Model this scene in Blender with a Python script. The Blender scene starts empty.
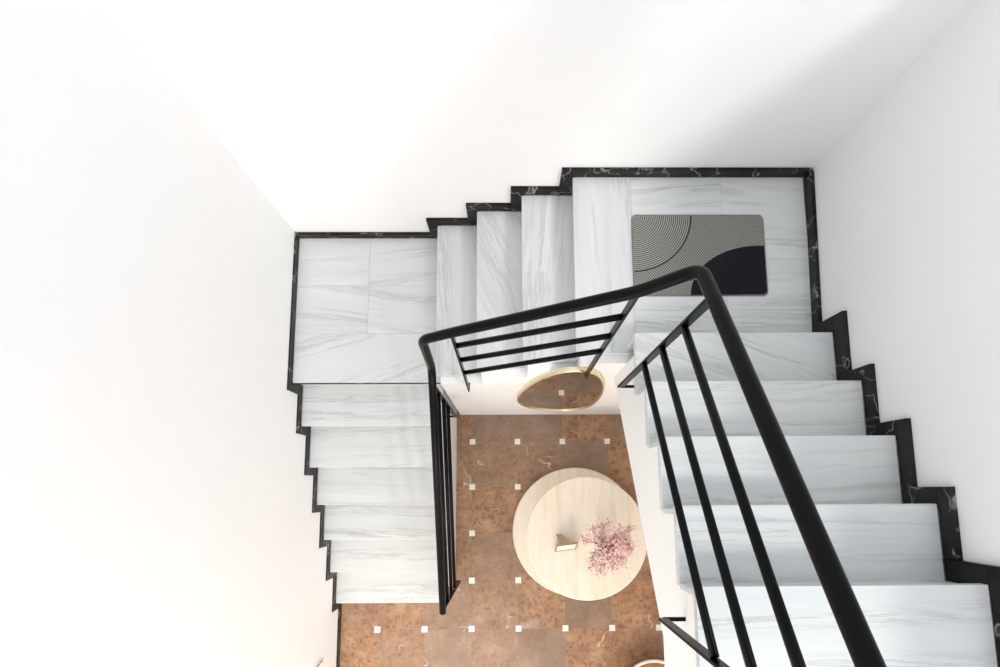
import bpy, bmesh, math, random
from mathutils import Vector, Matrix
random.seed(7)
SC = bpy.context.scene
COL = SC.collection
PI = math.pi

# ------------------------------------------------------------------ helpers
def tag(o, label=None, cat=None, group=None, kind=None):
    if label: o['label'] = label
    if cat: o['category'] = cat
    if group: o['group'] = group
    if kind: o['kind'] = kind
    return o

def thing(name, label, cat, loc=(0, 0, 0), group=None):
    o = bpy.data.objects.new(name, None)
    o.empty_display_size = 0.1
    COL.objects.link(o)
    o.location = loc
    return tag(o, label, cat, group)

def obj(name, bm, mat, parent=None, smooth=False, kind=None):
    """link a bmesh (in world coordinates) as one mesh object"""
    bmesh.ops.recalc_face_normals(bm, faces=bm.faces[:])
    me = bpy.data.meshes.new(name)
    bm.to_mesh(me); bm.free()
    for m in (mat if isinstance(mat, (list, tuple)) else [mat]):
        me.materials.append(m)
    if smooth:
        for p in me.polygons: p.use_smooth = True
    o = bpy.data.objects.new(name, me)
    COL.objects.link(o)
    if parent:
        o.parent = parent
        base = parent.location if parent.type == 'EMPTY' else Vector()   # a mesh part already sits in world coordinates
        o.matrix_parent_inverse = Matrix.Translation(-base)
    if kind: o['kind'] = kind
    return o

def uv_slab(bm, faces, rot, off, scale=1.0):
    """veins follow u: give each slab its own direction and offset"""
    uv = bm.loops.layers.uv.verify()
    c, s = math.cos(rot), math.sin(rot)
    for f in faces:
        n = f.normal
        for l in f.loops:
            p = l.vert.co
            if abs(n.z) > 0.7: a, b = p.x, p.y
            elif abs(n.y) > 0.7: a, b = (p.x, p.y + p.z)
            else: a, b = (p.x + p.z, p.y)
            l[uv].uv = ((a * c + b * s) * scale + off[0], (-a * s + b * c) * scale + off[1])

def add_box(bm, x0, x1, y0, y1, z0, z1, bev=0.0, seg=2, rot=None, mi=0):
    t = bmesh.new()
    vs = [t.verts.new((x, y, z)) for z in (z0, z1) for y in (y0, y1) for x in (x0, x1)]
    for q in ((0, 2, 3, 1), (4, 5, 7, 6), (0, 1, 5, 4), (1, 3, 7, 5), (3, 2, 6, 7), (2, 0, 4, 6)):
        t.faces.new([vs[i] for i in q])
    if bev > 0:
        bmesh.ops.bevel(t, geom=t.edges[:], offset=bev, segments=seg, profile=0.5, affect='EDGES')
    bmesh.ops.recalc_face_normals(t, faces=t.faces[:])
    t.normal_update()
    uv_slab(t, t.faces, rot if rot is not None else 0, (random.uniform(0, 60), random.uniform(0, 60)))
    for f in t.faces: f.material_index = mi
    merge(bm, t)

def merge(bm, t):
    me = bpy.data.meshes.new('tmp'); t.to_mesh(me); t.free()
    bm.from_mesh(me); bpy.data.meshes.remove(me)

def add_prism(bm, prof, axis, a0, a1, mi=0, bev=0.0):
    """prof: list of 2D points; axis 'X' -> (y,z) profile, 'Y' -> (x,z), 'Z' -> (x,y)"""
    t = bmesh.new()
    def P(p, a):
        return {'X': (a, p[0], p[1]), 'Y': (p[0], a, p[1]), 'Z': (p[0], p[1], a)}[axis]
    A = [t.verts.new(P(p, a0)) for p in prof]
    B = [t.verts.new(P(p, a1)) for p in prof]
    t.faces.new(A); t.faces.new(B[::-1])
    n = len(prof)
    for i in range(n):
        t.faces.new((A[i], B[i], B[(i + 1) % n], A[(i + 1) % n]))
    bmesh.ops.recalc_face_normals(t, faces=t.faces[:])
    if bev:
        es = [e for e in t.edges if e.calc_face_angle(0) > 0.5]
        bmesh.ops.bevel(t, geom=es, offset=bev, segments=2, profile=0.5, affect='EDGES')
    t.normal_update()
    uv_slab(t, t.faces, 0, (random.uniform(0, 60), random.uniform(0, 60)))
    for f in t.faces: f.material_index = mi
    bmesh.ops.triangulate(t, faces=[f for f in t.faces if len(f.verts) > 4])
    merge(bm, t)

def add_tube(bm, pts, r, n=16, caps=True, closed=False, rz=None):
    pts = [Vector(p) for p in pts]
    m = len(pts); rings = []
    up = Vector((0, 0, 1)); prev = None
    for i, p in enumerate(pts):
        if closed: d = (pts[(i + 1) % m] - pts[i - 1])
        else: d = (pts[min(i + 1, m - 1)] - pts[max(i - 1, 0)])
        d.normalize()
        if prev is None:
            a = d.cross(up)
            if a.length < 1e-3: a = d.cross(Vector((1, 0, 0)))
        else:
            a = prev - d * prev.dot(d)
        a.normalize(); prev = a; b = d.cross(a)
        rr = r[i] if isinstance(r, (list, tuple)) else r
        rings.append([bm.verts.new(p + (a * math.cos(2 * PI * k / n) + b * math.sin(2 * PI * k / n)) * rr) for k in range(n)])
    for i in range(m if closed else m - 1):
        A, B = rings[i], rings[(i + 1) % m]
        for k in range(n):
            f = bm.faces.new((A[k], A[(k + 1) % n], B[(k + 1) % n], B[k])); f.smooth = True
    if caps and not closed:
        bm.faces.new(rings[0][::-1]); bm.faces.new(rings[-1])

def add_lathe(bm, prof, c, n=64):
    rings = []
    for (r, z) in prof:
        if r < 1e-5: rings.append([bm.verts.new((c[0], c[1], c[2] + z))])
        else: rings.append([bm.verts.new((c[0] + r * math.cos(2 * PI * k / n), c[1] + r * math.sin(2 * PI * k / n), c[2] + z)) for k in range(n)])
    for A, B in zip(rings, rings[1:]):
        for k in range(n):
            k2 = (k + 1) % n
            if len(A) == 1 and len(B) == 1: continue
            if len(A) == 1: bm.faces.new((A[0], B[k2], B[k]))
            elif len(B) == 1: bm.faces.new((A[k], A[k2], B[0]))
            else: bm.faces.new((A[k], A[k2], B[k2], B[k]))

def fillet(pts, rad, n=6):
    pts = [Vector(p) for p in pts]; out = [pts[0]]
    for i in range(1, len(pts) - 1):
        p = pts[i]; a = (pts[i - 1] - p); b = (pts[i + 1] - p)
        ra = min(rad, a.length * .45); rb = min(rad, b.length * .45)
        A = p + a.normalized() * ra; B = p + b.normalized() * rb
        for k in range(n + 1):
            t = k / n
            out.append(A * (1 - t) ** 2 + p * 2 * t * (1 - t) + B * t * t)
    out.append(pts[-1]); return out

def smooth_loop(pts, n=8):
    out = []; m = len(pts)
    for i in range(m):
        p0, p1, p2, p3 = [Vector(pts[(i + j - 1) % m]) for j in range(4)]
        for k in range(n):
            t = k / n
            out.append(0.5 * ((2 * p1) + (p2 - p0) * t + (2 * p0 - 5 * p1 + 4 * p2 - p3) * t * t + (3 * p1 - p0 - 3 * p2 + p3) * t ** 3))
    return out

# ------------------------------------------------------------------ materials
class NT:
    def __init__(self, name):
        self.m = bpy.data.materials.new(name); self.m.use_nodes = True
        self.t = self.m.node_tree; self.b = self.t.nodes['Principled BSDF']
    def n(self, typ, **kw):
        x = self.t.nodes.new(typ)
        for k, v in kw.items():
            if k.startswith('i_'):
                key = k[2:]; x.inputs[int(key) if key.isdigit() else key.replace('_', ' ')].default_value = v
            else: setattr(x, k, v)
        return x
    def l(self, a, b): self.t.links.new(a, b)
    def math(self, op, a, b=None, c=None, clamp=False):
        x = self.n('ShaderNodeMath', operation=op); x.use_clamp = clamp
        for i, v in enumerate((a, b, c)):
            if v is None: continue
            if isinstance(v, (int, float)): x.inputs[i].default_value = v
            else: self.l(v, x.inputs[i])
        return x.outputs[0]
    def ramp(self, src, stops, interp='LINEAR'):
        x = self.n('ShaderNodeValToRGB'); cr = x.color_ramp; cr.interpolation = interp
        while len(cr.elements) < len(stops): cr.elements.new(0.5)
        for e, (p, c) in zip(cr.elements, stops): e.position = p; e.color = (*c, 1) if len(c) == 3 else c
        self.l(src, x.inputs[0]); return x.outputs[0]
    def mix(self, f, a, b, blend='MIX'):
        x = self.n('ShaderNodeMix', data_type='RGBA', blend_type=blend)
        for i, v in ((0, f), (6, a), (7, b)):
            if isinstance(v, (int, float)): x.inputs[i].default_value = v
            elif isinstance(v, tuple): x.inputs[i].default_value = (*v, 1)
            else: self.l(v, x.inputs[i])
        return x.outputs[2]
    def bump(self, h, strength, dist=0.01):
        x = self.n('ShaderNodeBump'); x.inputs['Strength'].default_value = strength; x.inputs['Distance'].default_value = dist
        self.l(h, x.inputs['Height']); self.l(x.outputs[0], self.b.inputs['Normal'])

def plain(name, col, rough=0.5, metal=0.0, var=0.0, scale=20, bump=0.0):
    M = NT(name); M.b.inputs['Roughness'].default_value = rough; M.b.inputs['Metallic'].default_value = metal
    tc = M.n('ShaderNodeTexCoord')
    no = M.n('ShaderNodeTexNoise', i_Scale=scale, i_Detail=4.0); M.l(tc.outputs['Object'], no.inputs['Vector'])
    c = M.ramp(no.outputs[0], [(0.3, tuple(x * (1 - var) for x in col)), (0.7, tuple(min(1, x * (1 + var)) for x in col))])
    M.l(c, M.b.inputs['Base Color'])
    if bump: M.bump(no.outputs[0], bump)
    return M.m

def marble_white():
    M = NT('white_marble')
    uv = M.n('ShaderNodeUVMap')
    mp = M.n('ShaderNodeMapping'); mp.inputs['Scale'].default_value = (0.5, 9.0, 1); M.l(uv.outputs[0], mp.inputs[0])
    wa = M.n('ShaderNodeTexNoise', i_Scale=1.3, i_Detail=2.0); M.l(uv.outputs[0], wa.inputs['Vector'])
    ad = M.n('ShaderNodeVectorMath', operation='MULTIPLY_ADD')
    M.l(wa.outputs['Color'], ad.inputs[0]); ad.inputs[1].default_value = (0.2, 0.8, 0); M.l(mp.outputs[0], ad.inputs[2])
    n1 = M.n('ShaderNodeTexNoise', i_Scale=1.25, i_Detail=8.0, i_Roughness=0.68); M.l(ad.outputs[0], n1.inputs['Vector'])
    n2 = M.n('ShaderNodeTexNoise', i_Scale=2.2, i_Detail=6.0, i_Roughness=0.7); M.l(ad.outputs[0], n2.inputs['Vector'])
    base = M.ramp(n1.outputs[0], [(0.28, (0.47, 0.50, 0.51)), (0.40, (0.60, 0.625, 0.63)), (0.50, (0.615, 0.633, 0.635)), (0.64, (0.675, 0.688, 0.686))])
    lo = M.n('ShaderNodeTexNoise', i_Scale=0.45, i_Detail=1.0); M.l(uv.outputs[0], lo.inputs['Vector'])
    base = M.mix(M.ramp(lo.outputs[0], [(0.40, (0, 0, 0)), (0.60, (0.6, 0.6, 0.6))]), base, (0.655, 0.67, 0.668))     # some slabs are plainer
    st = M.n('ShaderNodeTexNoise', i_Scale=0.9, i_Detail=5.0, i_Roughness=0.6); M.l(ad.outputs[0], st.inputs['Vector'])
    base = M.mix(M.ramp(st.outputs[0], [(0.60, (0, 0, 0)), (0.68, (0.45, 0.45, 0.45)), (0.72, (0.1, 0.1, 0.1))]), base, (0.33, 0.345, 0.345))   # a few dark streaks
    v = M.math('ABSOLUTE', M.math('SUBTRACT', n2.outputs[0], 0.5))
    vein = M.ramp(v, [(0.0, (1, 1, 1)), (0.012, (0.75, 0.75, 0.75)), (0.05, (0, 0, 0))])
    msk = M.n('ShaderNodeTexNoise', i_Scale=1.1, i_Detail=1.0); M.l(mp.outputs[0], msk.inputs['Vector'])
    mk = M.ramp(msk.outputs[0], [(0.46, (0, 0, 0)), (0.64, (0.5, 0.5, 0.5))])
    f = M.math('MULTIPLY', vein, mk)
    c = M.mix(f, base, (0.30, 0.31, 0.315))
    M.l(c, M.b.inputs['Base Color'])
    M.b.inputs['Roughness'].default_value = 0.32
    return M.m

def marble_black():
    M = NT('black_marble')
    tc = M.n('ShaderNodeTexCoord')
    wa = M.n('ShaderNodeTexNoise', i_Scale=5.0, i_Detail=3.0); M.l(tc.outputs['Object'], wa.inputs['Vector'])
    ad = M.n('ShaderNodeVectorMath', operation='MULTIPLY_ADD')
    M.l(wa.outputs['Color'], ad.inputs[0]); ad.inputs[1].default_value = (0.16, 0.16, 0.16); M.l(tc.outputs['Object'], ad.inputs[2])
    n = M.n('ShaderNodeTexNoise', i_Scale=5.0, i_Detail=3.0, i_Roughness=0.5); M.l(ad.outputs[0], n.inputs['Vector'])
    v = M.math('ABSOLUTE', M.math('SUBTRACT', n.outputs[0], 0.5))
    f = M.ramp(v, [(0.0, (0.7, 0.7, 0.7)), (0.004, (0.25, 0.25, 0.25)), (0.014, (0, 0, 0))])
    mk = M.n('ShaderNodeTexNoise', i_Scale=7.0, i_Detail=1.0); M.l(tc.outputs['Object'], mk.inputs['Vector'])
    f = M.math('MULTIPLY', f, M.ramp(mk.outputs[0], [(0.36, (0, 0, 0)), (0.5, (1, 1, 1))]))
    base = M.ramp(wa.outputs[0], [(0.35, (0.004, 0.004, 0.004)), (0.7, (0.022, 0.021, 0.019))])
    M.l(M.mix(f, base, (0.5, 0.49, 0.47)), M.b.inputs['Base Color'])
    M.b.inputs['Roughness'].default_value = 0.28; M.b.inputs['Specular IOR Level'].default_value = 0.2
    return M.m

def floor_tiles(p, tx, ty):
    M = NT('brown_marble_tiles')
    g = M.n('ShaderNodeNewGeometry')
    sep = M.n('ShaderNodeSeparateXYZ'); M.l(g.outputs['Position'], sep.inputs[0])
    ux = M.math('DIVIDE', M.math('SUBTRACT', sep.outputs[0], tx), p)
    uy = M.math('DIVIDE', M.math('SUBTRACT', sep.outputs[1], ty), p)
    ix, iy = M.math('FLOOR', ux), M.math('FLOOR', uy)
    fx, fy = M.math('SUBTRACT', ux, M.math('ROUND', ux)), M.math('SUBTRACT', uy, M.math('ROUND', uy))
    ax, ay = M.math('ABSOLUTE', fx), M.math('ABSOLUTE', fy)
    mx = M.math('MAXIMUM', ax, ay); mn = M.math('MINIMUM', ax, ay)
    inset = M.math('LESS_THAN', mx, 0.062)
    joint = M.math('LESS_THAN', mn, 0.0035)
    cb = M.n('ShaderNodeCombineXYZ'); M.l(ix, cb.inputs[0]); M.l(iy, cb.inputs[1])
    wn = M.n('ShaderNodeTexWhiteNoise', noise_dimensions='2D'); M.l(cb.outputs[0], wn.inputs['Vector'])
    # every tile takes its own piece of stone
    ad = M.n('ShaderNodeVectorMath', operation='MULTIPLY_ADD'); M.l(wn.outputs['Color'], ad.inputs[0]); ad.inputs[1].default_value = (30, 30, 30); M.l(g.outputs['Position'], ad.inputs[2])
    n1 = M.n('ShaderNodeTexNoise', i_Scale=4.5, i_Detail=8.0, i_Roughness=0.68); M.l(ad.outputs[0], n1.inputs['Vector'])
    n2 = M.n('ShaderNodeTexNoise', i_Scale=24.0, i_Detail=5.0, i_Roughness=0.75); M.l(ad.outputs[0], n2.inputs['Vector'])
    warm = M.ramp(n1.outputs[0], [(0.28, (0.25, 0.125, 0.066)), (0.5, (0.40, 0.225, 0.125)), (0.72, (0.53, 0.335, 0.205))])
    grey = M.ramp(n1.outputs[0], [(0.28, (0.22, 0.14, 0.092)), (0.5, (0.29, 0.192, 0.132)), (0.72, (0.38, 0.27, 0.195))])
    sel = M.ramp(wn.outputs['Value'], [(0.25, (0, 0, 0)), (0.85, (1, 1, 1))])
    c = M.mix(sel, warm, grey)
    pit = M.ramp(n2.outputs[0], [(0.34, (0.45, 0.38, 0.33)), (0.50, (0.93, 0.92, 0.91)), (0.66, (1.0, 1.0, 1.0))])
    pm = M.math('MULTIPLY_ADD', M.math('SUBTRACT', 1.0, sel), 0.7, 0.25)      # the warm tiles are pitted, the grey ones smooth
    c = M.mix(pm, c, pit, 'MULTIPLY')
    # grey fossil clouds and white veins, both sparse
    n3 = M.n('ShaderNodeTexNoise', i_Scale=2.6, i_Detail=3.0, i_Roughness=0.6); M.l(ad.outputs[0], n3.inputs['Vector'])
    cl = M.ramp(n3.outputs[0], [(0.63, (0, 0, 0)), (0.74, (0.75, 0.75, 0.75))])
    c = M.mix(cl, c, (0.46, 0.40, 0.35))
    n4 = M.n('ShaderNodeTexNoise', i_Scale=1.3, i_Detail=4.0, i_Roughness=0.55); M.l(ad.outputs[0], n4.inputs['Vector'])
    v = M.math('ABSOLUTE', M.math('SUBTRACT', n4.outputs[0], 0.5))
    vf = M.ramp(v, [(0.0, (1, 1, 1)), (0.0015, (0.6, 0.6, 0.6)), (0.004, (0, 0, 0))])
    n5 = M.n('ShaderNodeTexNoise', i_Scale=3.0, i_Detail=1.0); M.l(g.outputs['Position'], n5.inputs['Vector'])
    vf = M.math('MULTIPLY', vf, M.ramp(n5.outputs[0], [(0.54, (0, 0, 0)), (0.62, (0.8, 0.8, 0.8))]))
    c = M.mix(vf, c, (0.80, 0.72, 0.64))
    c = M.mix(M.math('MULTIPLY', joint, 0.35), c, (0.22, 0.13, 0.09))
    c = M.mix(inset, c, (0.86, 0.83, 0.77))
    M.l(c, M.b.inputs['Base Color'])
    M.b.inputs['Roughness'].default_value = 0.38
    return M.m

def wood_pale():
    M = NT('pale_wood')
    tc = M.n('ShaderNodeTexCoord')
    mp = M.n('ShaderNodeMapping'); mp.inputs['Scale'].default_value = (5.0, 0.8, 2.0); mp.inputs['Rotation'].default_value = (0, 0, 0.15); M.l(tc.outputs['Object'], mp.inputs[0])
    n = M.n('ShaderNodeTexNoise', i_Scale=3.0, i_Detail=6.0, i_Roughness=0.6, i_Distortion=0.6); M.l(mp.outputs[0], n.inputs['Vector'])
    c = M.ramp(n.outputs[0], [(0.3, (0.80, 0.68, 0.52)), (0.5, (0.87, 0.785, 0.655)), (0.75, (0.90, 0.845, 0.745))])
    M.l(c, M.b.inputs['Base Color']); M.b.inputs['Roughness'].default_value = 0.42
    return M.m

def mat_weave(cx, cy):
    """thin light lines on dark: rings about the top left corner inside the arc, slanting lines elsewhere"""
    M = NT('ribbed_mat')
    g = M.n('ShaderNodeNewGeometry')
    sep = M.n('ShaderNodeSeparateXYZ'); M.l(g.outputs['Position'], sep.inputs[0])
    x = M.math('SUBTRACT', sep.outputs[0], cx); y = M.math('SUBTRACT', sep.outputs[1], cy)
    def rad(ox, oy):
        a = M.math('SUBTRACT', x, ox); b = M.math('SUBTRACT', y, oy)
        return M.math('SQRT', M.math('ADD', M.math('MULTIPLY', a, a), M.math('MULTIPLY', b, b)))
    r1 = rad(0.0, 0.0)            # corner rings
    inside = M.math('LESS_THAN', r1, 0.325)
    edge = M.math('LESS_THAN', M.math('ABSOLUTE', M.math('SUBTRACT', r1, 0.327)), 0.0035)
    def lines(r, step):
        f = M.math('FRACT', M.math('DIVIDE', r, step))
        return M.math('LESS_THAN', f, 0.52)
    l1 = lines(r1, 0.0112)
    l2 = lines(M.math('ADD', M.math('MULTIPLY', x, 0.78), M.math('MULTIPLY', y, 0.62)), 0.0108)
    l = M.mix(inside, l2, l1)
    c = M.mix(l, (0.055, 0.055, 0.052), (0.34, 0.335, 0.305))
    c = M.mix(edge, c, (0.03, 0.03, 0.03))
    M.l(c, M.b.inputs['Base Color']); M.b.inputs['Roughness'].default_value = 0.85
    return M.m

M_WALL = plain('white_plaster', (0.86, 0.86, 0.86), 0.85, var=0.006, scale=3, bump=0.02)
M_MARBLE = marble_white()
M_BLACK = marble_black()
M_GROUT = plain('pale_grout', (0.55, 0.55, 0.53), 0.9)
M_IRON = plain('black_painted_iron', (0.0035, 0.0035, 0.004), 0.3, var=0.1)
M_IRON.node_tree.nodes['Principled BSDF'].inputs['Specular IOR Level'].default_value = 0.10
M_FLOOR = floor_tiles(0.4, -0.3158, 0.4252)
M_WOOD = wood_pale()
M_GOLD = plain('brushed_gold', (0.93, 0.78, 0.52), 0.4, metal=1.0, var=0.05)
M_MIRROR = plain('mirror_glass', (0.80, 0.79, 0.78), 0.015, metal=1.0)

# ------------------------------------------------------------------ dimensions (metres), floor z = 0
RISE = 0.17
XL, XR = -1.421, 1.625            # tread ends at the side walls
XLi, XRi = -0.450, 0.630          # inner ends over the well
YB, YM = 1.715, 0.714             # back and front ends of the middle flight
WL, WR, WB = -1.432, 1.648, 1.735 # wall faces
NOSE_R = {12: 0.774, 13: 0.491, 14: 0.219, 15: -0.060, 16: -0.326}
NOSE_L = {7: 0.706, 6: 0.442, 5: 0.165, 4: -0.105, 3: -0.376, 2: -0.646, 1: -0.921}
NOSE_M = {8: -0.455, 9: -0.187, 10: 0.085, 11: 0.363}
XCUT, YCUT = -0.520, -0.785
TOP = 5.6
YF = -3.4
TH, OV = 0.03, 0.018              # tread thickness, nosing overhang

# ------------------------------------------------------------------ the room
def struct(name, bm, m): return obj(name, bm, m, kind='structure')
b = bmesh.new(); add_box(b, WL - .1, WR + .1, YF, WB + .1, -0.12, 0.0); struct('floor', b, M_FLOOR)
b = bmesh.new(); add_box(b, WL - .12, WL, YF, WB + .12, -0.12, TOP); struct('wall_left', b, M_WALL)
b = bmesh.new(); add_box(b, WL - .12, WR + .16, WB, WB + .12, -0.12, TOP); struct('wall_back', b, M_WALL)
b = bmesh.new()
add_prism(b, [(WR, YF), (WR, 0.80), (WR + .024, WB), (WR + .024, WB + .12), (WR + .16, WB + .12), (WR + .16, YF)], 'Z', -0.12, 3.32)   # a tall window opens above this sill
add_box(b, WR, WR + .16, YF, WB + .12, 5.1, TOP)
struct('wall_right', b, M_WALL)

# plaster masses that carry the lower flights
def stair_profile(noses, ks, end, base, sign):
    """profile (along, z) of the plaster core just under the treads"""
    pts = []
    for i, k in enumerate(ks):
        n = noses[k] - sign * (OV + .012)
        nxt = noses[ks[i + 1]] - sign * (OV + .012) if i + 1 < len(ks) else end
        pts += [(n, k * RISE - TH), (nxt, k * RISE - TH)]
    return [(pts[0][0], base)] + pts + [(pts[-1][0], base)]
b = bmesh.new()
pf = stair_profile(NOSE_L, [1, 2, 3, 4, 5, 6, 7], WB, 0.0, -1)
add_prism(b, pf, 'X', WL, XCUT - 0.006)
NL = dict(NOSE_L); NL[1] = YCUT - OV - .012                   # the lowest step has its inner front corner cut away
add_prism(b, stair_profile(NL, [1, 2, 3, 4, 5, 6, 7], WB, 0.0, -1), 'X', XCUT - 0.006, XLi - 0.006)
struct('wall_inner_left', b, M_WALL)
b = bmesh.new()
add_prism(b, stair_profile(NOSE_M, [8, 9, 10, 11], WR, 0.0, -1), 'Y', 0.668, WB)
struct('wall_inner_back', b, M_WALL)

# ------------------------------------------------------------------ flights
def tread_nose(bm, *a, rot): add_box(bm, *a, bev=0.005, rot=rot)
FG = 'marble stair flights'
fl = thing('stair_flight', 'lowest flight of white marble steps along the left wall, ending at the brown floor', 'stairs', (-0.93, -0.92, 0), FG)
ks = [1, 2, 3, 4, 5, 6]
for k in ks:
    z = k * RISE
    b = bmesh.new(); y1 = NOSE_L[k + 1] + OV + 0.012
    if k == 1: add_prism(b, [(XL, NOSE_L[1]), (XCUT, NOSE_L[1]), (XCUT, YCUT - .01), (XLi, YCUT - .01), (XLi, y1), (XL, y1)], 'Z', z - TH, z, bev=.004)
    else: tread_nose(b, XL, XLi, NOSE_L[k], y1, z - TH, z, rot=random.uniform(-.05, .05))
    obj('tread', b, M_MARBLE, fl)
for k in range(1, 8):
    z = k * RISE
    b = bmesh.new(); add_box(b, XL, XCUT - .006 if k == 1 else XLi - .004, NOSE_L[k] + OV, NOSE_L[k] + OV + .02, z - RISE, z - TH, rot=0); obj('riser', b, M_MARBLE, fl)
fm = thing('stair_flight', 'short middle flight of white marble steps between the two landings along the back wall', 'stairs', (-0.455, 1.2, 1.19), FG)
for k in (8, 9, 10):
    z = k * RISE
    b = bmesh.new(); tread_nose(b, NOSE_M[k], NOSE_M[k + 1] + OV + .012, YM, YB, z - TH, z, rot=PI / 2 + {8: .06, 9: .42, 10: -.04}[k]); obj('tread', b, M_MARBLE, fm)
for k in (8, 9, 10, 11):
    z = k * RISE
    b = bmesh.new(); add_box(b, NOSE_M[k] + OV, NOSE_M[k] + OV + .02, YM + .004, YB, z - RISE, z - TH, rot=PI / 2); obj('riser', b, M_MARBLE, fm)
fr = thing('stair_flight', 'upper flight of white marble steps along the right wall, open underneath', 'stairs', (1.13, 0.77, 1.87), FG)
for k in (12, 13, 14, 15):
    z = k * RISE
    b = bmesh.new(); tread_nose(b, XRi, XR, NOSE_R[k + 1] - OV - .012, NOSE_R[k], z - TH, z, rot={12: -.35, 13: .04, 14: .02, 15: 0.0}[k]); obj('tread', b, M_MARBLE, fr)
for k in (12, 13, 14, 15, 16):
    z = k * RISE
    b = bmesh.new(); add_box(b, XRi + .004, XR, NOSE_R[k] - OV - .02, NOSE_R[k] - OV, z - RISE, z - TH, rot=0); obj('riser', b, M_MARBLE, fr)
# sloping plaster slab with its stepped upper edge
pr = []
for k in (12, 13, 14, 15):
    pr += [(NOSE_R[k] - OV - .012, k * RISE - TH), (NOSE_R[k + 1] - OV - .012, k * RISE - TH)]
sof = lambda y: 1.669 + 0.632 * (0.41 - y)
pr = [(0.668, 12 * RISE - TH)] + pr[1:] + [(pr[-1][0], sof(pr[-1][0]))] + [(0.668, sof(0.668))]
b = bmesh.new(); add_prism(b, pr, 'X', XRi + .006, WR); obj('plaster_slab', b, M_WALL, fr)

# landings: slabs of one landing are its pattern
def tiles(bm, rects, z):
    for (x0, x1, y0, y1, rot) in rects:
        g = 0.0012
        add_box(bm, x0 + g, x1 - g, y0 + g, y1 - g, z - TH, z, bev=0.0008, seg=1, rot=rot)
LG = 'marble landings'
t = thing('landing', 'lower left corner landing of pale veined marble slabs, without a mat', 'landing', (-0.93, 1.2, 1.19), LG)
b = bmesh.new(); z = 7 * RISE; xj = -0.937; e = NOSE_M[8] + OV + .012
tiles(b, [(XL, xj, 1.374, YB, .04), (xj, e, 1.374, YB, .1), (XL, xj, 1.04, 1.374, -.12), (xj, e, 1.04, 1.374, -.16)], z)
tiles(b, [(XL, e, NOSE_L[7], 1.04, .32)], z)
obj('marble_slabs', b, M_MARBLE, t)
b = bmesh.new(); add_box(b, XL, e, NOSE_L[7] + .01, YB, z - TH, z - .002); obj('grout', b, M_GROUT, t)
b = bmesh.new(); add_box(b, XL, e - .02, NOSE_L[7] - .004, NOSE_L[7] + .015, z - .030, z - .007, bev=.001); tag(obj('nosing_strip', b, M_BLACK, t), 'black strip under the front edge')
t = thing('landing', 'upper back corner landing of pale veined marble slabs, with the doormat on it', 'landing', (1.0, 1.2, 1.87), LG)
b = bmesh.new(); z = 11 * RISE; xs = 0.681; xe = XR + .018
tiles(b, [(NOSE_M[11], xs, YM, YB, PI / 2 + .03), (xs, 1.182, 1.24, YB, .02), (1.182, xe, 1.24, YB, -.1),
          (xs, 1.182, .95, 1.24, .05), (1.182, xe, .95, 1.24, .02), (xs, xe, YM, .95, -.03)], z)
obj('marble_slabs', b, M_MARBLE, t)
b = bmesh.new(); add_box(b, NOSE_M[11] + .01, xe, YM + .004, YB, z - TH, z - .002); obj('grout', b, M_GROUT, t)
t = thing('landing', 'topmost marble landing at the bottom right corner of the view, above the upper flight', 'landing', (1.13, -1.0, 2.72), LG)
b = bmesh.new(); z = 16 * RISE
tiles(b, [(XRi, XR, -1.0, NOSE_R[16], .03), (XRi, XR, -2.2, -1.0, .02)], z)
obj('marble_slabs', b, M_MARBLE, t)
b = bmesh.new(); yo = NOSE_R[16] - OV - .012; add_prism(b, [(yo, z - TH), (-2.2, z - TH), (-2.2, 2.31), (-.604, 2.31), (yo, sof(yo))], 'X', XRi + .006, WR); obj('plaster_slab', b, M_WALL, t)

# ------------------------------------------------------------------ black marble skirting following the steps
def zigzag(segs, h, w, flip):
    """segs: list of (along0, along1, z) level runs in ascending order -> closed band profile"""
    pass
def skirt(name, pieces, axis, a0, a1, extra=None):
    b = bmesh.new()
    for p in pieces: add_prism(b, p, axis, a0, a1, bev=0.0012)
    if extra: extra(b)
    return obj(name, b, M_BLACK, kind='structure')
def run_pieces(noses, ks, s, h, w, last):
    """level strip over each tread plus an upright strip in front of each riser; s = +1 when the steps climb with growing coordinate"""
    out = []
    for i, k in enumerate(ks):
        z = k * RISE
        n = noses[k]
        nxt = noses[k + 1] if (k + 1) in noses else last
        hk_ = h
        h, w0 = (h + .022, w + .018) if k == 12 else (h, w)
        w1 = w + .018 if k + 1 == 12 else w
        a0, a1 = n - s * w0, (nxt - s * w1 if (k + 1) in noses else last)
        # level strip, its downhill end drops as the upright strip
        out.append([(a0, z + h), (a1 - s * .0008, z + h), (a1 - s * .0008, z), (n + s * .0, z), (a0, z)])
        zb = (k - 1) * RISE
        out.append([(a0, z - .0008), (n + s * OV, z - .0008), (n + s * OV, zb), (a0, zb)])
        h = hk_
    return out
H, W = 0.058, 0.064
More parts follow.
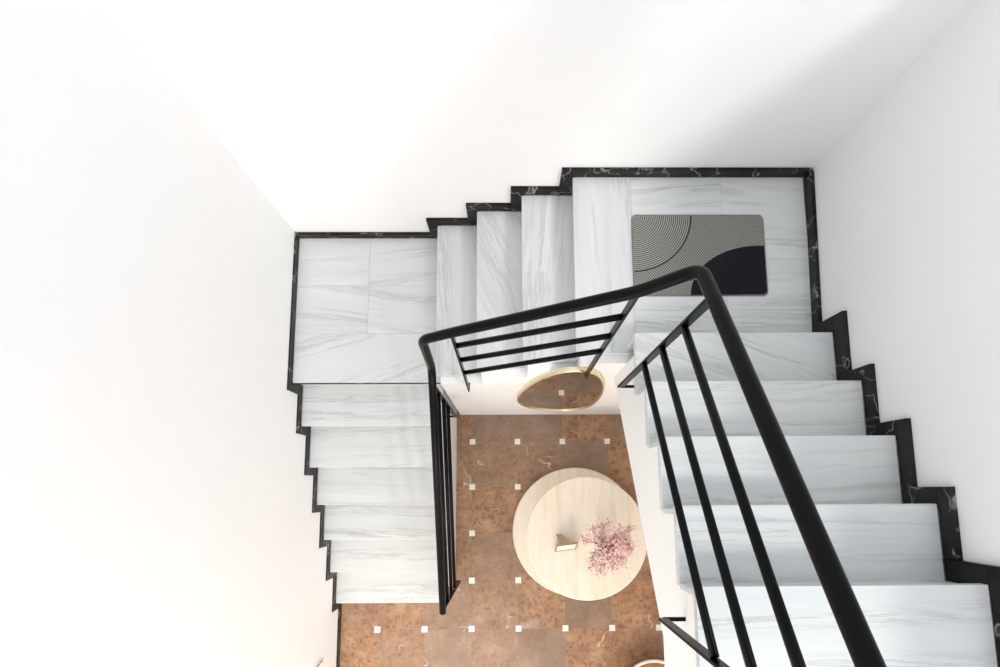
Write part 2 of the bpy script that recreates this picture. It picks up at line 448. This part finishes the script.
# left wall: climbs towards the back
pl = run_pieces(NOSE_L, [1, 2, 3, 4, 5, 6, 7], 1, 0.056, 0.056, WB)
pl.append([(YF, 0.0), (YF, 0.07), (NOSE_L[1] - .057, 0.07), (NOSE_L[1] - .057, 0.0)])
skirt('baseboard_left', pl, 'X', WL, WL + 0.009)
pb = run_pieces(NOSE_M, [8, 9, 10, 11], 1, H, W, WR + .02)
pb.append([(WL + .009, 7 * RISE), (WL + .009, 7 * RISE + .048), (NOSE_M[8] - W - .001, 7 * RISE + .048), (NOSE_M[8] - W - .001, 7 * RISE)])
skirt('baseboard_back', pb, 'Y', WB - 0.02, WB)
pr_ = run_pieces(NOSE_R, [12, 13, 14, 15, 16], -1, H, W, -2.2)
def wall_run(b):
    t = bmesh.new()
    add_prism(t, [(WR - .021, 0.84), (WR + .003, WB - .02), (WR + .024, WB - .02), (WR, 0.84)], 'Z', 11 * RISE, 11 * RISE + H, bev=.001)
    merge(b, t)
skirt('baseboard_right', pr_, 'X', WR - 0.022, WR, wall_run)

# ------------------------------------------------------------------ railing: one welded thing
HR, RR = 0.0207, 0.0125
rail = thing('stair_railing', 'black iron stair railing with round handrail winding around the open stairwell', 'railing', (-0.41, -0.73, 0.08))
XP, YP = 0.555, 0.625
C1 = (XP, YP, 3.085)
path = fillet([(XP, -1.25, 4.27), (XP, 0.043, 3.458), (XP + .003, 0.628, 3.085), (0.416, YP, 2.925), (-0.231, YP, 2.504), (-0.360, YP + .002, 2.405), (-0.376, 0.602, 2.03), (-0.383, 0.53, 1.94), (-0.411, -0.760, 1.198)], 0.045, 8)
b = bmesh.new(); add_tube(b, path, HR, 24); obj('handrail', b, M_IRON, rail, smooth=True)
def newel(foot, top, along, wall_pt):
    """flat bar standing on the side of the steps, held by a short bracket"""
    b = bmesh.new()
    f, tp = Vector(foot), Vector(top)
    hw, ht = 0.016, 0.005            # the flat side faces along the run of the bars
    dx, dy = (hw, ht) if along == 'Y' else (ht, hw)
    add_box(b, f.x - dx, f.x + dx, f.y - dy, f.y + dy, f.z, tp.z, bev=.0015)
    for v in b.verts:
        s = (v.co.z - f.z) / (tp.z - f.z)
        v.co.x += (tp.x - f.x) * s; v.co.y += (tp.y - f.y) * s
    n = obj('newel_bar', b, M_IRON, rail)
    w = Vector(wall_pt); d = (w - f)
    b = bmesh.new()
    bx0, bx1 = sorted((f.x, w.x)) if abs(d.x) > abs(d.y) else (f.x - .007, f.x + .007)
    by0, by1 = sorted((f.y, w.y)) if abs(d.y) > abs(d.x) else (f.y - .007, f.y + .007)
    add_box(b, bx0, bx1, by0, by1, f.z, f.z + .010, bev=.001)
    obj('bracket', b, M_IRON, n)
newel((XP + .012, 0.512, 1.978), (XP, 0.512, 3.15), 'Y', (XRi + .004, 0.512, 0))
newel((XP, -0.464, 2.585), (XP, -0.455, 3.775), 'Y', (XRi + .004, -0.464, 0))
newel((-0.243, YP, 1.36), (-0.225, YP, 2.50), 'X', (-0.243, 0.666, 0))
newel((0.431, YP, 1.735), (0.418, YP, 2.92), 'X', (0.431, 0.666, 0))
newel((-0.386, 0.536, 0.80), (-0.387, 0.536, 1.93), 'Y', (XLi - .004, 0.536, 0))
newel((-0.412, -0.758, 0.12), (-0.411, -0.736, 1.20), 'Y', (XLi - .004, -0.736, 0))
def bar(a, c):
    a, c = Vector(a), Vector(c)
    b = bmesh.new(); add_tube(b, [a, c], RR, 14); obj('rail_bar', b, M_IRON, rail, smooth=False)
for z0, z1 in ((2.464, 3.046), (2.704, 3.285), (2.937, 3.525)): bar((XP, 0.504, z0), (XP, -0.450, z1))
for z0, z1 in ((2.320, 2.694), (2.081, 2.462), (1.815, 2.235)): bar((-0.230, YP, z0), (0.420, YP, z1))
for dz in (0.24, 0.47, 0.69): bar((-0.387, 0.532, 1.94 - dz), (-0.410, -0.734, 1.21 - dz))

# ------------------------------------------------------------------ doormat on the upper landing
ZL = 11 * RISE
mt = thing('doormat', 'grey ribbed doormat with a dark rounded corner patch lying on the upper landing', 'doormat', (1.04, 1.26, ZL))
X0, X1, Y0, Y1 = 0.679, 1.404, 1.028, 1.492
def rrect(x0, x1, y0, y1, r, n=8):
    out = []
    for cx, cy, a in ((x1 - r, y1 - r, 0), (x0 + r, y1 - r, 90), (x0 + r, y0 + r, 180), (x1 - r, y0 + r, 270)):
        for k in range(n + 1):
            t_ = math.radians(a + 90 * k / n); out.append((cx + r * math.cos(t_), cy + r * math.sin(t_)))
    return out
M_EDGE = plain('grey_rubber', (0.17, 0.17, 0.165), 0.7, var=.1)
M_PATCH = plain('dark_rubber', (0.0105, 0.0125, 0.0155), 0.75, var=.25, scale=60)
M_PATCH.node_tree.nodes['Principled BSDF'].inputs['Specular IOR Level'].default_value = 0.1
b = bmesh.new(); add_prism(b, rrect(X0, X1, Y0, Y1, .028), 'Z', ZL, ZL + .006, bev=.001); tag(obj('rubber_edge', b, M_EDGE, mt), 'grey rubber rim')
b = bmesh.new(); add_prism(b, rrect(X0 + .008, X1 - .008, Y0 + .008, Y1 - .008, .022), 'Z', ZL + .0055, ZL + .0072); tag(obj('ribbed_field', b, mat_weave(X0, Y1), mt), 'grey field of fine ribs')
arc = []
cx_, rx_, ry_ = 1.370, 0.385, 0.279
for k in range(33):
    a = math.radians(180 - 97 * k / 32)
    arc.append((cx_ + rx_ * math.cos(a), Y0 + .008 + ry_ * math.sin(a) - .004))
arc = [p for p in arc if p[0] < X1 - .008]
pp = arc + [(X1 - .008, arc[-1][1])]
r = .022
for k in range(7):
    a = math.radians(0 - 90 * k / 6); pp.append((X1 - .008 - r + r * math.cos(a), Y0 + .008 + r + r * math.sin(a)))
b = bmesh.new(); add_prism(b, pp, 'Z', ZL + .0065, ZL + .0085); tag(obj('smooth_patch', b, M_PATCH, mt), 'plain dark rounded corner patch')

# ------------------------------------------------------------------ pebble mirror on the wall under the middle flight
mr = thing('wall_mirror', 'tall pebble-shaped mirror with thin gold rim on the white wall under the middle flight', 'mirror', (0.36, 0.666, 1.0))
out = smooth_loop([(x, 0, z) for x, z in ((0.066, 0.95), (0.128, 1.36), (0.232, 1.66), (0.361, 1.775), (0.505, 1.68), (0.612, 1.32), (0.655, 0.90), (0.632, 0.55), (0.52, 0.40), (0.385, 0.385), (0.228, 0.465), (0.107, 0.66))], 8)
cen = sum((Vector(p) for p in out), Vector()) / len(out)
def ring(off, y):
    res = []
    n = len(out)
    for i, p in enumerate(out):
        d = (out[(i + 1) % n] - out[i - 1]).normalized(); nrm = Vector((d.z, 0, -d.x))
        if nrm.dot(p - cen) > 0: nrm = -nrm
        q = p + nrm * off * .7; res.append((q.x, y, q.z))
    return res
b = bmesh.new()
secs = [ring(0, 0.666), ring(0, 0.640), ring(.003, 0.637), ring(.010, 0.637), ring(.012, 0.640), ring(.012, 0.655)]
vv = [[b.verts.new(p) for p in s] for s in secs]
n = len(out)
for A, B in zip(vv, vv[1:]):
    for i in range(n): b.faces.new((A[i], A[(i + 1) % n], B[(i + 1) % n], B[i]))
obj('mirror_frame', b, M_GOLD, mr, smooth=True)
b = bmesh.new()
f1 = [b.verts.new(p) for p in ring(.010, 0.646)]; f2 = [b.verts.new(p) for p in ring(.010, 0.664)]
b.faces.new(f1); b.faces.new(f2[::-1])
for i in range(n): b.faces.new((f1[i], f1[(i + 1) % n], f2[(i + 1) % n], f2[i]))
obj('mirror_glass', b, M_MIRROR, mr)

# ------------------------------------------------------------------ round table
TX, TY, TZ = 0.584, -0.357, 0.66
tb = thing('table', 'round pale wooden table on a wide round base, standing on the brown floor', 'table', (TX, TY, 0))
b = bmesh.new(); add_lathe(b, [(0, TZ - .035), (.440, TZ - .035), (.447, TZ - .028), (.453, TZ - .010), (.451, TZ - .003), (.445, TZ), (0, TZ)], (TX, TY, 0), 96); obj('tabletop', b, M_WOOD, tb)
b = bmesh.new(); add_lathe(b, [(0, .05), (.20, .05), (.135, .10), (.12, .30), (.135, .52), (.22, TZ - .035), (0, TZ - .035)], (TX, TY, 0), 64); obj('pedestal', b, M_WOOD, tb, smooth=True)
b = bmesh.new(); add_lathe(b, [(0, 0), (.535, 0), (.545, .006), (.547, .040), (.540, .050), (0, .05)], (TX, TY, 0), 96); obj('base', b, M_WOOD, tb)

# ------------------------------------------------------------------ photo frame leaning on its strut
fr_ = thing('photo_frame', 'small gold-edged white photo frame leaning on its strut on the round table', 'photo frame', (0.42, -0.41, TZ))
M_PRINT = plain('white_print', (0.88, 0.87, 0.85), 0.5, var=.01)
M_STRUT = plain('tan_card', (0.50, 0.36, 0.20), 0.7, var=.05)
BL, BR = Vector((0.345, -0.457, TZ)), Vector((0.500, -0.438, TZ))
TL = Vector((0.342, -0.402, TZ + .140)); TR = TL + (BR - BL)
eu = (BR - BL).normalized(); ev = (TL - BL).normalized(); en = eu.cross(ev)      # en looks out of the picture
Wd, Ht = (BR - BL).length, (TL - BL).length
def local_box(bm, u0, u1, v0, v1, w0, w1, bev=.0008):
    t = bmesh.new(); add_box(t, u0, u1, v0, v1, w0, w1, bev=bev, seg=1)
    for v in t.verts: v.co = BL + eu * v.co.x + ev * v.co.y + en * v.co.z
    merge(bm, t)
b = bmesh.new(); fw = .010
local_box(b, 0, Wd, 0, fw, -.012, .002); local_box(b, 0, Wd, Ht - fw, Ht, -.012, .002)
local_box(b, 0, fw, fw, Ht - fw, -.012, .002); local_box(b, Wd - fw, Wd, fw, Ht - fw, -.012, .002)
M_BRASS = plain('dull_brass', (0.50, 0.34, 0.15), 0.45, metal=0.6, var=.08)
obj('frame', b, M_BRASS, fr_)
b = bmesh.new(); local_box(b, fw, Wd - fw, fw, Ht - fw, -.008, -.002); tag(obj('picture', b, M_PRINT, fr_), 'white picture')
b = bmesh.new(); local_box(b, .004, Wd - .004, .004, Ht - .004, -.0165, -.0125); obj('back_board', b, M_STRUT, fr_)
b = bmesh.new()
S0 = BL + eu * .030 + ev * (Ht * .80) - en * .017; S1 = BL + eu * (Wd * .72) + ev * (Ht * .80) - en * .017
foot = Vector((0.356, -0.326, TZ)); foot2 = Vector((0.395, -0.328, TZ))
for q in ([S0, S1, foot2, foot],):
    a_ = [b.verts.new(p) for p in q]; c_ = [b.verts.new(p + Vector((0, -.003, .0015))) for p in q]
    b.faces.new(a_); b.faces.new(c_[::-1])
    for i in range(4): b.faces.new((a_[i], a_[(i + 1) % 4], c_[(i + 1) % 4], c_[i]))
tag(obj('strut', b, M_STRUT, fr_), 'tan tapering strut')

# ------------------------------------------------------------------ vase and its pink sprigs
VX, VY = 0.676, -0.392
vs = thing('vase', 'small pale ceramic vase hidden under pink blossoms on the round table', 'vase', (VX, VY, TZ))
M_CER = plain('pale_ceramic', (0.78, 0.76, 0.70), 0.3, var=.02)
b = bmesh.new(); add_lathe(b, [(0, 0), (.036, 0), (.048, .02), (.054, .06), (.044, .11), (.022, .15), (.020, .165), (.027, .18), (.024, .18), (.016, .165), (.018, .15), (.038, .11), (.046, .06), (.03, .012), (0, .012)], (VX, VY, TZ), 40)
obj('vase_body', b, M_CER, vs, smooth=True)
b = bmesh.new(); add_tube(b, [(VX + .0255 * math.cos(a), VY + .0255 * math.sin(a), TZ + .18) for a in [2 * PI * k / 32 for k in range(32)]], .0022, 8, closed=True)
obj('rim', b, M_CER, vs, smooth=True)
M_STEM = plain('dark_stem', (0.10, 0.12, 0.045), 0.6, var=.2)
M_LEAF = plain('green_leaf', (0.075, 0.12, 0.025), 0.5, var=.3)
def petal_mat():
    M = NT('pink_petals'); o = M.n('ShaderNodeNewGeometry')
    c = M.ramp(o.outputs['Random Per Island'], [(0.0, (0.50, 0.075, 0.10)), (0.18, (0.72, 0.22, 0.26)), (0.5, (0.84, 0.47, 0.50)), (1.0, (0.88, 0.74, 0.73))])
    M.l(c, M.b.inputs['Base Color']); M.b.inputs['Roughness'].default_value = 0.6
    return M.m
M_PETAL = petal_mat()
def blossom(bm, c, nrm, s):
    nrm = nrm.normalized(); a = nrm.cross(Vector((.3, .2, .9))).normalized(); bb = nrm.cross(a)
    ctr = bm.verts.new(c)
    ph = random.uniform(0, 2)
    for k in range(5):
        t0 = ph + 2 * PI * k / 5
        def q(t, rr, h): return bm.verts.new(c + (a * math.cos(t) + bb * math.sin(t)) * rr * s + nrm * h * s)
        bm.faces.new((ctr, q(t0 - .45, .62, .22), q(t0 - .22, 1.0, .38), q(t0 + .22, 1.0, .38), q(t0 + .45, .62, .22)))
tips = [(-.17, .05, .30), (-.12, .13, .36), (-.035, .16, .36), (.07, .12, .40), (.165, .135, .30), (.17, .03, .33), (.10, -.07, .34),
        (.03, -.14, .30), (-.055, -.165, .28), (-.12, -.07, .34), (-.05, .015, .42), (.06, .02, .44), (.135, .085, .32), (-.075, .07, .38), (.10, -.125, .29), (.02, .075, .42), (.175, -.02, .30), (-.115, -.13, .30), (-.02, -.08, .38)]
LBL = 'sprig of tiny pink blossoms standing in the vase on the round table'
for i, (dx, dy, hz) in enumerate(tips):
    base = Vector((VX + random.uniform(-.008, .008), VY + random.uniform(-.008, .008), TZ + .03))
    sp = thing('flower_sprig', LBL, 'flowers', base, 'pink blossom sprigs in the vase')
    tip = Vector((VX + dx, VY + dy, TZ + hz)); neck = Vector((VX + dx * .04, VY + dy * .04, TZ + .19))
    pts = []
    for k in range(9):
        t_ = k / 8
        if t_ < .35: p = base.lerp(neck, t_ / .35)
        else:
            s_ = (t_ - .35) / .65; mid = neck + Vector((dx * .2, dy * .2, (hz - .19) * .75))
            p = neck * (1 - s_) ** 2 + mid * 2 * s_ * (1 - s_) + tip * s_ * s_
        pts.append(p)
    b = bmesh.new(); add_tube(b, pts, [.0022 - .0012 * k / 8 for k in range(9)], 6)
    heads = []
    for k in range(60):
        s_ = random.uniform(.55, 1.0); p0 = pts[3 + min(4, int(s_ * 5))].lerp(pts[8], random.random())
        d = Vector((random.gauss(0, 1), random.gauss(0, 1), random.gauss(.6, .6))).normalized()
        p1 = p0 + d * random.uniform(.012, .060); heads.append((p1, d))
        if k % 3 == 0: add_tube(b, [p0, p1], .0007, 4, caps=False)
    obj('stem', b, M_STEM, sp)
    b = bmesh.new()
    for p1, d in heads: blossom(b, p1, d + Vector((0, 0, .6)), random.uniform(.0055, .0095))
    obj('blossoms', b, M_PETAL, sp, kind='stuff')
    b = bmesh.new()
    for k in range(7):
        p0 = pts[3 + k % 3]; an = random.uniform(0, 2 * PI); L = random.uniform(.028, .05)
        d = Vector((math.cos(an), math.sin(an), .5)).normalized(); sd = d.cross(Vector((0, 0, 1))).normalized() * L * .16
        up = Vector((0, 0, .004))
        q = [p0, p0 + d * L * .45 + sd, p0 + d * L, p0 + d * L * .45 - sd]; m_ = p0 + d * L * .5 - up
        V = [b.verts.new(p) for p in q] + [b.verts.new(m_)]
        for i_ in range(4): b.faces.new((V[i_], V[(i_ + 1) % 4], V[4]))
    obj('leaves', b, M_LEAF, sp)

# ------------------------------------------------------------------ round basket at the lower edge, under the upper flight
BX, BY = 1.165, -1.640
bk = thing('basket', 'round brown basket with a white rim on the brown floor at the bottom edge', 'basket', (BX, BY, 0))
M_WICK = plain('brown_wicker', (0.33, 0.19, 0.11), 0.75, var=.3, scale=45, bump=.3)
b = bmesh.new(); add_lathe(b, [(0, 0), (.20, 0), (.235, .10), (.270, .235), (.262, .235), (.226, .10), (.195, .012), (0, .012)], (BX, BY, 0), 64); obj('basket_body', b, M_WICK, bk, smooth=True)
b = bmesh.new(); add_tube(b, [(BX + .272 * math.cos(a), BY + .272 * math.sin(a), .24) for a in [2 * PI * k / 72 for k in range(72)]], .013, 12, closed=True)
tag(obj('rim', b, M_CER, bk, smooth=True), 'white rim')

# thin wire hook low on the left wall
M_WIRE = plain('grey_wire', (0.12, 0.11, 0.10), 0.5)
hk = thing('wire_hook', 'thin curved grey wire hook low on the white left wall at the bottom edge', 'hook', (WL, -1.31, 0.36))
b = bmesh.new(); add_tube(b, fillet([(WL, -1.305, .40), (WL + .012, -1.285, .44), (WL + .014, -1.29, .52), (WL + .012, -1.325, .60)], .03, 6), .004, 8); obj('wire', b, M_WIRE, hk, smooth=True)
b = bmesh.new(); add_box(b, WL, WL + .004, -1.32, -1.29, .375, .425, bev=.001); obj('wall_plate', b, M_WALL, hk)

# ------------------------------------------------------------------ light: daylight from above and the front, a warm hall below
w = bpy.data.worlds.new('World'); SC.world = w; w.use_nodes = True
bg = w.node_tree.nodes['Background']; bg.inputs[0].default_value = (0.91, 0.957, 1.0, 1); bg.inputs[1].default_value = 0.92
def area(name, loc, target, sx, sy, power, col):
    l = bpy.data.lights.new(name, 'AREA'); l.shape = 'RECTANGLE'; l.size = sx; l.size_y = sy; l.energy = power; l.color = col
    o = bpy.data.objects.new(name, l); COL.objects.link(o); o.location = loc
    o.rotation_euler = (Vector(target) - Vector(loc)).to_track_quat('-Z', 'Y').to_euler(); return o
area('front_fill_light', (-0.3, -3.2, 4.4), (0, 1.7, 2.0), 2.4, 2.0, 25, (1.0, 0.985, 0.96))  # unseen fill lamp added at the open front, no window is built there
area('hall_light', (-0.3, -3.0, 2.2), (0, 0, 0.6), 1.6, 1.2, 40, (1.0, 0.82, 0.66))
sun = bpy.data.lights.new('sun', 'SUN'); sun.energy = 1.05; sun.angle = math.radians(11); sun.color = (1.0, 0.975, 0.94)
so = bpy.data.objects.new('sun', sun); COL.objects.link(so); so.location = (3, -3, 6)
so.rotation_euler = Vector((-0.45, 0.5, -0.78)).to_track_quat('-Z', 'Y').to_euler()

# ------------------------------------------------------------------ camera (shift lens, looking down the well)
cd = bpy.data.cameras.new('Camera'); cam = bpy.data.objects.new('Camera', cd); COL.objects.link(cam)
cd.sensor_fit = 'HORIZONTAL'; cd.sensor_width = 36.0; cd.lens = 503.1414 * 36 / 1000
cd.shift_x = (500 - 512.2282) / 1000; cd.shift_y = (428.2381 - 333.5) / 1000
cd.clip_start = 0.01
Rm = Matrix(((0.999957, 0.00368, -0.008543), (-0.00469, 0.992601, -0.121335), (0.008033, 0.121369, 0.992575)))
cam.matrix_world = Matrix.Translation((0, 0, 4.462)) @ Rm.to_4x4()
SC.camera = cam
vw = SC.view_settings
vw.view_transform = 'Standard'; vw.look = 'None'; vw.gamma = 1; vw.use_curve_mapping = False; vw.exposure = 0.25
